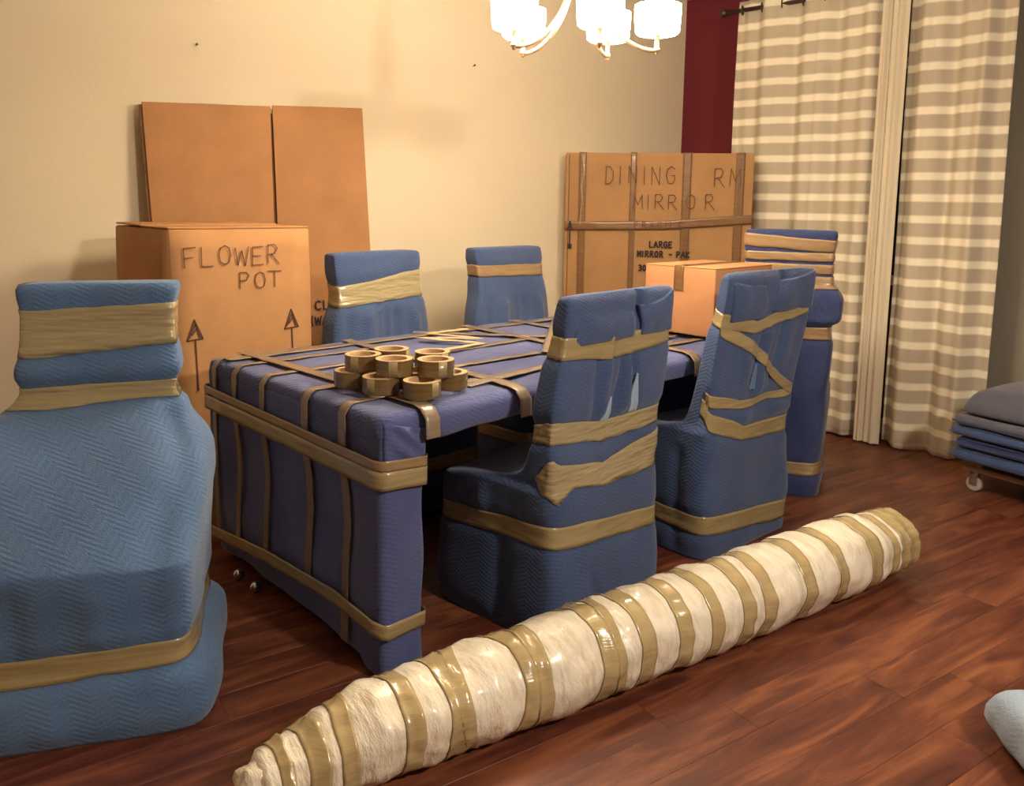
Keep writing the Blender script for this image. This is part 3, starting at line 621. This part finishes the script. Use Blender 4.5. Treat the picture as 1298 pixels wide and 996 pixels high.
def word(txt, x, y, w_, h_, adv=None, jit=0., each=False):
    out = []; adv = adv or w_ * 1.35; rr_ = random.Random(len(txt) * 7)
    for ch in txt:
        jx, jy = rr_.uniform(-jit, jit) * w_, rr_.uniform(-jit, jit) * h_
        ww = w_ * (.35 if ch in 'I(' else 1)
        let = [[(x + jx + p[0] * ww, y + jy + p[1] * h_) for p in st] for st in FONT[ch]]
        if each: out.append(let)
        else: out += let
        x += adv * (.6 if ch in 'I(' else 1)
    return out

# ------------------------------------------------------------------ cartons
def lid_seam(p, n): return 0
# tall flower pot carton
fx0, fx1, fy0, fy1, fh = -.03, .565, 1.36, 1.93, 1.235
t = thing('moving_box', 'tall cardboard carton marked FLOWER POT, standing left of the table', 'box', (fx0, fy0, 0))
W_, D_ = fx1 - fx0, fy1 - fy0
V, F = rbox(0, 0, 0, W_, D_, fh - .008, .006, .08, lambda p, n: .010 * math.sin(p.z * 2.2) * (1 if abs(n.y) > .9 or abs(n.x) > .9 else 0)); mesh_obj('carton', V, F, M['card'], t)
V, F = rbox(0, 0, fh - .007, W_, D_ / 2 - .003, fh, .003, .1); mesh_obj('top_flap', V, F, M['card'], t)
V, F = rbox(-.004, D_ / 2 + .003, fh - .007, W_, D_, fh, .003, .1); o = mesh_obj('top_flap', V, F, M['card'], t); o.rotation_euler = (math.radians(.6), 0, 0)
V, F = ribbon([(-.003, .12, fh - .05), (-.003, .30, fh - .012)], [X_, X_], .004); mesh_obj('flap_gap', V, F, M['ink_dark'], t)
fy = -.0125
to3 = lambda u, v_: (u, fy, v_)
for g in word('FLOWER', .045, 1.085, .058, .075, .070, .08, True) + word('POT', .27, .985, .055, .065, .065, .06, True): stroke_text(g, to3, .0042, 'handwritten_letter', t, M['ink_pen'], Vector((0, -1, 0)))
for (cx, cz) in ((.085, .845), (.50, .855)):
    g = [[(cx - .03, cz - .05), (cx + .032, cz - .046), (cx, cz + .03), (cx - .03, cz - .05)], [(cx - .022, cz - .040), (cx + .004, cz + .012), (cx + .02, cz - .04)], [(cx - .012, cz - .03), (cx + .008, cz - .005)], [(cx + .002, cz - .05), (cx + .008, cz - .25)]]
    stroke_text(g, to3, .006, 'up_arrow', t, M['ink'], Vector((0, -1, 0)))

# tall flattened carton leaning on the beige wall
t = thing('flattened_box', 'tall flattened cardboard carton leaning against the beige wall behind the flower pot box', 'box', (.205, 2.02, 0))
dirx = Vector((-bd.x, -bd.y, 0)); t.rotation_euler = (0, 0, math.atan2(dirx.y, dirx.x))
lean = math.radians(4.2)
def leaned(V): 
    out = []
    for p in V:
        p = Vector(p); out.append(Vector((p.x, p.y * math.cos(lean) + p.z * math.sin(lean), p.z * math.cos(lean) - p.y * math.sin(lean) + .001)))
    return out
HB = 1.785
for nm, x0, x1, z1, tilt in (('left_panel', 0.0, .54, HB, 0), ('right_panel', .55, 1.03, HB + .004, .012)):
    V, F = rbox(x0, 0, 0, x1, .010, z1, .003, .12); V = leaned(V)
    V = [Vector((p.x, p.y, p.z + (.045 * p.x if p.z > 1 else 0))) for p in V]
    V = [Vector((p.x + (.012 * p.z - .02 if nm == 'left_panel' and p.x > .3 else 0) - (.05 * (p.z / HB) if p.x < .3 else -.0 * p.z) + (-.04 * (p.z / HB - 1) if p.x > .9 else 0), p.y - (.006 if nm == 'right_panel' else 0), p.z)) for p in V]
    mesh_obj('side_panel', V, F, M['card_red'], t)
# the layers behind show as a thin dark stack on the left edge
V, F = rbox(-.012, .010, 0, 1.02, .022, HB - .01, .003, .12); V = [Vector((p.x - (.05 * (p.z / HB) if p.x < .3 else 0), p.y, p.z)) for p in leaned(V)]; mesh_obj('back_layer', V, F, M['card_edge'], t)
def toL(u, v_): p = leaned([(u, -.013, v_)])[0]; return p
g = word('CLO', .725, .785, .034, .045, .042) + word('(WAR', .70, .705, .032, .045, .038)
stroke_text(g, toL, .008, 'printed_text', t, M['ink_dark'], Vector((0, -1, 0)))

# mirror carton across the corner
ML = Vector((2.545, 1.70, 0)); MR = Vector((3.205, .79, 0)); mdir = (MR - ML); MWd = mdir.length; mang = math.atan2(mdir.y, mdir.x); MH = 1.66
t = thing('mirror_box', 'wide flat cardboard carton marked DINING RM MIRROR standing across the room corner', 'box', ML, mang)
V, F = rbox(0, 0, 0, MWd, .085, MH, .006, .08, lambda p, n: .004 * noise.noise(p * 3) if abs(n.y) > .9 else 0); mesh_obj('carton', V, F, M['card_mirror'], t)
V, F = ribbon([(.022, -.004, .02), (.022, -.004, MH - .01)], [Y_, Y_], .006); mesh_obj('edge_crease', V, F, M['card_edge'], t)
for i, (x, wd, mt) in enumerate(((.105, .045, 'tape_box'), (.415, .035, 'tape_box'), (.735, .052, 'tape_box'), (1.045, .052, 'tape_box'))):
    V, F = ribbon([(x, .08, MH + .004), (x, .004, MH + .004), (x, -.006, MH - .004), (x, -.0075, MH - .4), (x + .004, -.0075, .3)], [Z_, Z_, Y_, Y_, Y_], wd, .003, i); mesh_obj('tape_strip', V, F, M[mt], t)
V, F = ribbon([(.0, -.010, 1.21), (.6, -.010, 1.225), (MWd, -.010, 1.27)], [Y_] * 3, .055, .003, 9); mesh_obj('tape_strip', V, F, M['tape_box'], t)
V, F = ribbon([(.105, -.013, 1.63), (.118, -.02, 1.55), (.100, -.014, 1.45), (.108, -.02, 1.36), (.095, -.014, 1.22)], [Y_] * 5, .013, .004, 12); mesh_obj('loose_tape_edge', V, F, M['tape_box_clear'], t)
toM = lambda u, v_: (u, -.0125, v_)
g = word('DINING', .24, 1.475, .058, .105, .088, .05, True) + word('RM', .89, 1.46, .07, .105, .092, .05, True) + word('MIRR', .42, 1.325, .062, .085, .078, .05, True) + word('OR', .735, 1.325, .062, .085, .105, .05, True)
for q_ in g: stroke_text(q_, toM, .005, 'handwritten_letter', t, M['ink_pen'], Vector((0, -1, 0)))
for q_ in word('FRAGILE', .43, 1.205, .026, .038, .047, .05, True): stroke_text(q_, toM, .006, 'handwritten_letter', t, M['ink_pen'], Vector((0, -1, 0)))
g = word('LARGE', .525, 1.09, .022, .036, .029)
stroke_text(g, toM, .0085, 'printed_text', t, M['ink_dark'], Vector((0, -1, 0)))
g = word('MIRROR', .455, 1.032, .022, .034, .029) + word('-', .645, 1.032, .022, .034) + word('PAK', .69, 1.032, .022, .034, .029)
stroke_text(g, toM, .0085, 'printed_text', t, M['ink_dark'], Vector((0, -1, 0)))
g = word('30', .465, .945, .02, .034, .026); stroke_text(g, toM, .0085, 'printed_text', t, M['ink_dark'], Vector((0, -1, 0)))
g = [[(.035, 1.24), (.035, 1.08)], [(.022, 1.19), (.035, 1.24), (.048, 1.19)], [(.024, 1.085), (.046, 1.085)], [(.024, 1.075), (.046, 1.075)], [(.024, 1.095), (.046, 1.095)]]
stroke_text(g, toM, .009, 'up_arrow', t, M['ink_dark'], Vector((0, -1, 0)))

# small carton on the table
t = thing('moving_box', 'small cardboard carton standing on the far end of the wrapped table', 'box', (1.765, .107, .788))
bw, bdp, bh = .47, .365, .297
V, F = rbox(0, 0, 0, bw, bdp, bh - .005, .005, .06); mesh_obj('carton', V, F, M['card_table'], t)
for y0, y1 in ((0, bdp / 2 - .003), (bdp / 2 + .003, bdp)):
    V, F = rbox(0, y0, bh - .005, bw, y1, bh, .002, .1); mesh_obj('top_flap', V, F, M['card_table'], t)
V, F = ribbon([(-.003, bdp / 2, .19), (-.003, bdp / 2, bh - .004), (0, bdp / 2, bh + .003), (bw, bdp / 2, bh + .003)], [X_, X_, Z_, Z_], .05, .001, 2); mesh_obj('tape_strip', V, F, M['tape_box'], t)

# ------------------------------------------------------------------ rolled rug in foam and tape
A0 = Vector((-.475, -.225, .125)); A1 = Vector((1.85, -.663, .13)); ax = (A1 - A0); RL = ax.length; ax.normalize()
upv = Vector((0, 0, 1)); sdv = ax.cross(upv).normalized(); upv = sdv.cross(ax).normalized()
def tx(X): return (X - A0.x) / (A1.x - A0.x)
bandsR = [(-.445, .014, .10), (-.385, .022, .15), (-.30, .020, -.1), (-.17, .022, .1), (-.055, .026, .05), (.0, .018, -.35), (.12, .020, .3), (.185, .022, .0), (.37, .024, .15), (.435, .016, -.15), (.505, .026, .1), (.64, .024, .15), (.765, .022, .12), (.90, .026, .1), (.995, .024, .1),
          (1.19, .026, .05), (1.375, .026, -.05), (1.56, .034, -.05), (1.675, .016, .1), (1.75, .03, 0), (1.81, .038, 0), (1.855, .02, 0)]
bandsR = [(tx(a) * RL, b, c) for a, b, c in bandsR]
def axis_pt(s_):
    p = A0 + ax * s_; k = s_ / RL
    p.z = .104 + .022 * min(1, s_ / .95) - (.03 * (1 - s_ / .25) if s_ < .25 else 0); p += sdv * (.018 * math.sin(k * math.pi * 1.2))
    return p
def roll_r(s_, a):
    k = s_ / RL
    r_ = (.104 + .022 * min(1, s_ / .95)) - .002 * k
    if s_ < .34: r_ *= .52 + .48 * math.sin(min(1, (s_ + .02) / .34) * math.pi / 2)
    if s_ < .05: r_ *= 1.12
    if s_ > RL - .2: r_ *= 1 - .08 * (s_ - RL + .2) / .2
    dm = min(abs(s_ - b[0]) for b in bandsR)
    r_ += .011 * min(1, dm / .06) - .004
    r_ += .010 * noise.noise(Vector((s_ * 5, math.cos(a) * 1.4, math.sin(a) * 1.4))) + .005 * noise.noise(Vector((s_ * 22, math.cos(a) * 4, math.sin(a) * 4 + s_ * 6)))
    return r_
def roll_pt(s_, a, off=0.):
    r_ = roll_r(s_, a) + off; c = axis_pt(s_)
    k = s_ / RL
    fl_ = 1.0
    p = c + (sdv * math.cos(a) * 1.04 + upv * math.sin(a) * fl_ * (.9 if k > .9 else 1)) * r_
    lim = .004 - off
    if p.z < lim: p.z = lim + (p.z - lim) * .05
    return p
rug = thing('rolled_rug', 'long rolled rug wrapped in white foam and ringed with brown tape, lying on the floor', 'rug', (A0.x, A0.y, 0))
ro = Vector((A0.x, A0.y, 0))
n_s, n_a = 300, 56; V = []; F = []
for j in range(n_s + 1):
    for i in range(n_a): V.append(roll_pt(RL * j / n_s, 2 * math.pi * i / n_a) - ro)
for j in range(n_s):
    for i in range(n_a): a = j * n_a + i; b = j * n_a + (i + 1) % n_a; F.append((a, b, b + n_a, a + n_a))
for base, s_, fl2 in ((0, 0, 1), (n_s * n_a, RL, -1)):
    c0 = axis_pt(s_) - ro; prev = list(range(base, base + n_a))
    for kk, ins in ((.72, .02 if fl2 > 0 else -.004), (.35, .035 if fl2 > 0 else .012)):
        new = []
        for i in range(n_a):
            q = V[base + i]; new.append(len(V)); V.append(c0 + (q - c0) * kk - ax * (-ins if fl2 < 0 else ins * .6) * (1 if fl2 > 0 else -1) + Vector((0, 0, .004 * math.sin(i * 1.3))))
        for i in range(n_a):
            q = (prev[i], prev[(i + 1) % n_a], new[(i + 1) % n_a], new[i]); F.append(q[::-1] if fl2 > 0 else q)
        prev = new
    F.append(tuple(prev)[::-1] if fl2 > 0 else tuple(prev))
mesh_obj('foam_wrap', V, F, M['wrap'], rug)
# bunched end of the plastic
V, F = rbox(-.05, -.045, .03, .045, .05, .125, .035, .012, lambda p, n: .016 * noise.noise(p * 30)); mesh_obj('bunched_end', V, F, M['wrap'], rug)
for bi, (sc_, hw, skew) in enumerate(bandsR):
    V = []; F = []; R_ = 6; n = 64
    for lay in (0, 1):
        for i in range(n):
            a = 2 * math.pi * i / n
            for j in range(R_ + 1):
                tt = j / R_ * 2 - 1; s_ = sc_ + hw * tt * (1 + .2 * noise.noise(Vector((a, tt, bi)))) + skew * .10 * math.cos(a - .6)
                s_ = min(max(s_, .003), RL - .001)
                V.append(roll_pt(s_, a, .0035 - lay * .0015) - ro)
    W = R_ + 1; Ln = n * W
    for i in range(n):
        i2 = (i + 1) % n
        for j in range(R_):
            a, b = i * W + j, i2 * W + j; F.append((a, a + 1, b + 1, b)); F.append((a + Ln, b + Ln, b + 1 + Ln, a + 1 + Ln))
        a, b = i * W, i2 * W; F.append((a, b, b + Ln, a + Ln)); a, b = a + R_, b + R_; F.append((a, a + Ln, b + Ln, b))
    mesh_obj('tape_band', V, F, M['tape_rug'], rug)

# ------------------------------------------------------------------ curtains
CX = 3.44
rodp = lambda y, z=2.555: Vector((3.43 - .06 * (y - 1.1), y, z))
def cur_depth(y, z, ph, fold):
    k = max(0, min(1, (2.6 - z) / 2.6))
    a_ = y * 2 * math.pi / fold + ph + .3 * math.sin(z * .9) + .35 * math.sin(y * 9)
    return (.034 + .030 * k) * (.45 * math.sin(a_) + .75 * (1 - 1.6 * abs(math.sin(a_ / 2)) ** 1.3)) + .012 * math.sin(y * 2 * math.pi / (fold * .43) + 1.3 * ph) + .010 * noise.noise(Vector((y * 5, z * .6, ph)))
def curtain(name, label, y_a, y_b, ph, fold, mt, base=0., z0=.012, z1=2.61, ny=140):
    t = thing(name, label, 'curtain', (rodp((y_a + y_b) / 2).x, (y_a + y_b) / 2, 0)); o = t.location
    def f(u, v_):
        y = y_a + (y_b - y_a) * u; z = z0 + (z1 - z0) * v_
        x = rodp(y).x - base - cur_depth(y, z, ph, fold)
        return Vector((x - o.x, y - o.y + .01 * noise.noise(Vector((y * 6, z, 3))), z + .010 * math.sin(y * 9) * (1 - v_)))
    V1, F1 = grid(f, ny, 60); V2 = [p + Vector((.003, 0, 0)) for p in V1]; n0 = len(V1); W = ny + 1
    F = [q[::-1] for q in F1] + [tuple(i + n0 for i in q) for q in F1]
    for i in range(ny): F.append((i, i + 1, i + 1 + n0, i + n0)); a = 60 * W + i; F.append((a + 1, a, a + n0, a + 1 + n0))
    for j in range(60): a = j * W; F.append((a + W, a, a + n0, a + W + n0)); a = j * W + ny; F.append((a, a + W, a + W + n0, a + n0))
    mesh_obj('cloth', V1 + V2, F, mt, t)
    return t
ta = curtain('curtain', 'wide left curtain panel with satin crossbars, hanging beside the maroon wall', 1.09, .18, .6, .29, M['curtain'])
def hem(t, y, w_, base, wob):
    o = t.location
    V, F = grid(lambda u, v_: Vector((rodp(y).x - base - .018 * math.sin(u * math.pi) - .006 * math.sin(u * 12.6 + wob) - o.x, y - w_ * u - o.y, .012 + 2.6 * v_)), 16, 30)
    V2 = [p + Vector((.003, 0, 0)) for p in V]; n0 = len(V)
    mesh_obj('side_hem', V + V2, [q[::-1] for q in F] + [tuple(i + n0 for i in q) for q in F], M['curtain_plain'], t)
hem(ta, .19, .055, .055, 0)
tb2 = curtain('curtain', 'narrow right curtain panel with satin crossbars, plain lining folded out at its left edge', .06, -.45, 2.2, .24, M['curtain'], .01, ny=90)
hem(tb2, .13, .09, .06, 1)
rd = thing('curtain_rod', 'dark metal curtain rod with ball finials above both curtain panels', 'curtain rod', rodp(1.16))
o = rodp(1.16)
V, F = tube([rodp(1.17) - o, rodp(-.62) - o], .013, 14); mesh_obj('pole', V, F, M['rod'], rd)
for y in (1.185, -.635):
    V, F = lathe([(.001, -.026), (.014, -.023), (.024, -.012), (.027, 0), (.024, .012), (.014, .023), (.001, .026)], 18, rodp(y) - o); mesh_obj('finial', V, F, M['rod'], rd)
for y in (1.10, .99, -.5):
    V, F = tube([rodp(y) - o + Vector((0, 0, 0)), rodp(y) - o + Vector((.11, 0, 0))], .008, 10); mesh_obj('bracket', V, F, M['rod'], rd)
for k in range(12):
    y = 1.06 - k * .13
    V = []; F = []; n1, n2 = 20, 8; c = rodp(y) - o
    for i in range(n1):
        a = 2 * math.pi * i / n1
        for j in range(n2):
            b_ = 2 * math.pi * j / n2; r_ = .026 + .0045 * math.cos(b_); V.append(c + Vector((r_ * math.cos(a), .0045 * math.sin(b_) + .35 * r_ * math.cos(a), r_ * math.sin(a))))
    for i in range(n1):
        for j in range(n2): F.append((i * n2 + j, ((i + 1) % n1) * n2 + j, ((i + 1) % n1) * n2 + (j + 1) % n2, i * n2 + (j + 1) % n2))
    mesh_obj('grommet', V, F, M['rod'], rd)

# ------------------------------------------------------------------ chandelier
CH = Vector((1.08, .288, 1.905))
ch = thing('chandelier', 'five-arm metal chandelier with lit frosted glass shades hanging above the table', 'chandelier', (CH.x, CH.y, HC))
co = Vector((CH.x, CH.y, HC)); vd = Vector((FW.x, FW.y, 0)).normalized(); vr = Vector((vd.y, -vd.x, 0))
V, F = lathe([(.001, -.03), (.03, -.03), (.062, -.012), (.065, 0), (.001, 0)], 28); mesh_obj('canopy', V, F, M['brass'], ch)
V, F = tube([(0, 0, -.02), (0, 0, CH.z + .34 - HC)], .009, 12); mesh_obj('stem', V, F, M['brass'], ch)
V, F = lathe([(.001, .10), (.016, .09), (.022, .05), (.03, .02), (.022, -.02), (.012, -.05), (.016, -.065), (.001, -.08)], 22, (0, 0, CH.z + .36 - HC)); mesh_obj('hub', V, F, M['brass'], ch)
for k in range(5):
    a = math.radians(12 + 72 * k); off = vr * math.sin(a) * .28 - vd * math.cos(a) * .13
    foot = CH + off - co; dxy = Vector((off.x, off.y, 0))
    pts = []
    for i in range(17):
        t_ = i / 16 * math.pi / 2                      # quarter ellipse from the hub down and out to the foot
        pts.append(Vector((0, 0, CH.z - HC + .36)) + dxy * (.07 + .93 * math.sin(t_)) - Vector((0, 0, .36 * (1 - math.cos(t_)))))
    pts = [Vector((dxy.x * .05, dxy.y * .05, CH.z - HC + .37))] + [Vector((dxy.x * (.10 + .90 * (1 - math.cos(i / 16 * math.pi / 2))) , dxy.y * (.10 + .90 * (1 - math.cos(i / 16 * math.pi / 2))), CH.z - HC + .36 * (1 - math.sin(i / 16 * math.pi / 2)))) for i in range(17)]
    V, F = tube(pts, .008, 10); arm = mesh_obj('arm', V, F, M['brass'], ch)
    f0 = foot
    V, F = lathe([(.001, -.014), (.008, -.010), (.006, -.004), (.014, 0), (.012, .008), (.008, .012), (.0085, .05), (.024, .058), (.001, .058)], 18, f0); mesh_obj('cup', V, F, M['brass'], ch)
    V, F = lathe([(.001, .058), (.070, .058), (.079, .066), (.083, .11), (.084, .160), (.080, .160), (.079, .11), (.073, .068), (.001, .064)], 28, f0); mesh_obj('shade', V, F, M['shade'], ch)

# ------------------------------------------------------------------ dolly with folded blankets
dc = Vector((3.22, -.96, 0)); dang = math.radians(-12)
dl = thing('furniture_dolly', 'low wooden furniture dolly on casters under the folded blankets at the right', 'dolly', dc, dang)
for x in (-.30, .22):
    V, F = rbox(x, -.38, .105, x + .09, .38, .13, .004, .1); mesh_obj('deck_board', V, F, M['wood_deck'], dl)
for y in (-.38, .29):
    V, F = rbox(-.30, y, .13, .31, y + .09, .155, .004, .1); mesh_obj('cross_board', V, F, M['wood_deck'], dl)
for x in (-.255, .265):
    for y in (-.34, .335):
        V, F = rbox(x - .03, y - .03, .098, x + .03, y + .03, .105, .002, .05); c = mesh_obj('caster', V, F, M['metal'], dl)
        mbb = MB()
        for s_ in (-.018, .018): mbb.add(*rbox(x + s_ - .002, y - .018, .03, x + s_ + .002, y + .02, .1, .0015, .05))
        mbb.build('caster_fork', M['metal'], c)
        V, F = tube([(x - .014, y, .0375), (x - .012, y, .0375), (x + .012, y, .0375), (x + .014, y, .0375)], [.033, .0365, .0365, .033], 22); mesh_obj('wheel', V, F, M['rubber'], c)
labs = ['lowest folded blue blanket on the dolly', 'second folded blue blanket from the bottom of the dolly pile', 'third folded blue blanket from the bottom of the dolly pile', 'fourth folded blue blanket on the dolly, under the grey one', 'grey-blue domed top blanket of the pile on the dolly']
z = .160
for i, (hh, mt, dx) in enumerate(((.055, 'pad_blue', 0), (.05, 'pad_dark', .01), (.045, 'pad_blue', -.006), (.05, 'pad_grey', .004), (.115, 'pad_grey', 0))):
    def dd(p, n, i=i): return .004 * noise.noise(p * 6 + Vector((i * 5, 0, 0)))
    V, F = rbox(-.36 + dx, -.42, 0, .37, .41 - dx, hh, .022 if i < 4 else .05, .04, dd)
    if i == 4: V = [Vector((p.x * (1 - .18 * max(0, p.z) / hh), p.y * (1 - .12 * max(0, p.z) / hh), p.z * (1 + .25 * math.cos(p.x * 3.5) * math.cos(p.y * 3)))) for p in V]
    o_ = mesh_obj('folded_blanket', V, F, M[mt], loc=(dc.x, dc.y, z)); o_.rotation_euler = (0, 0, dang + .02 * math.sin(i * 2.1))
    tag(o_, labs[i], 'blanket', 'folded moving blankets on the dolly'); z += hh + .006
    if i < 4:
        V, F = tube([(-.385 + dx, y_, hh * .5 + .003 * math.sin(y_ * 20)) for y_ in [-.40 + .05 * k for k in range(17)]], .004, 6); mesh_obj('bound_edge', V, F, M['pad_dark'], o_)

# light blue wrapped bundle cut by the lower right corner of the picture
bc = Vector((.985, -1.555, -.005))
def bd_(p, n): return .035 * noise.noise(p * 4.5 + Vector((9, 1, 0))) + .012 * noise.noise(p * 13)
V, F = rbox(-.19, -.24, .02, .21, .24, .17, .075, .02, bd_)
V = [Vector((p.x + .10 * (1 - p.z / .25), p.y, max(.002, p.z * (1 - .5 * max(0, (.05 - p.x)) / .3)))) for p in V]
o_ = mesh_obj('blanket_bundle', V, F, M['pad_light'], loc=bc); o_.rotation_euler = (0, 0, math.radians(40))
tag(o_, 'pale blue crumpled blanket bundle on the floor in the lower right corner', 'blanket')
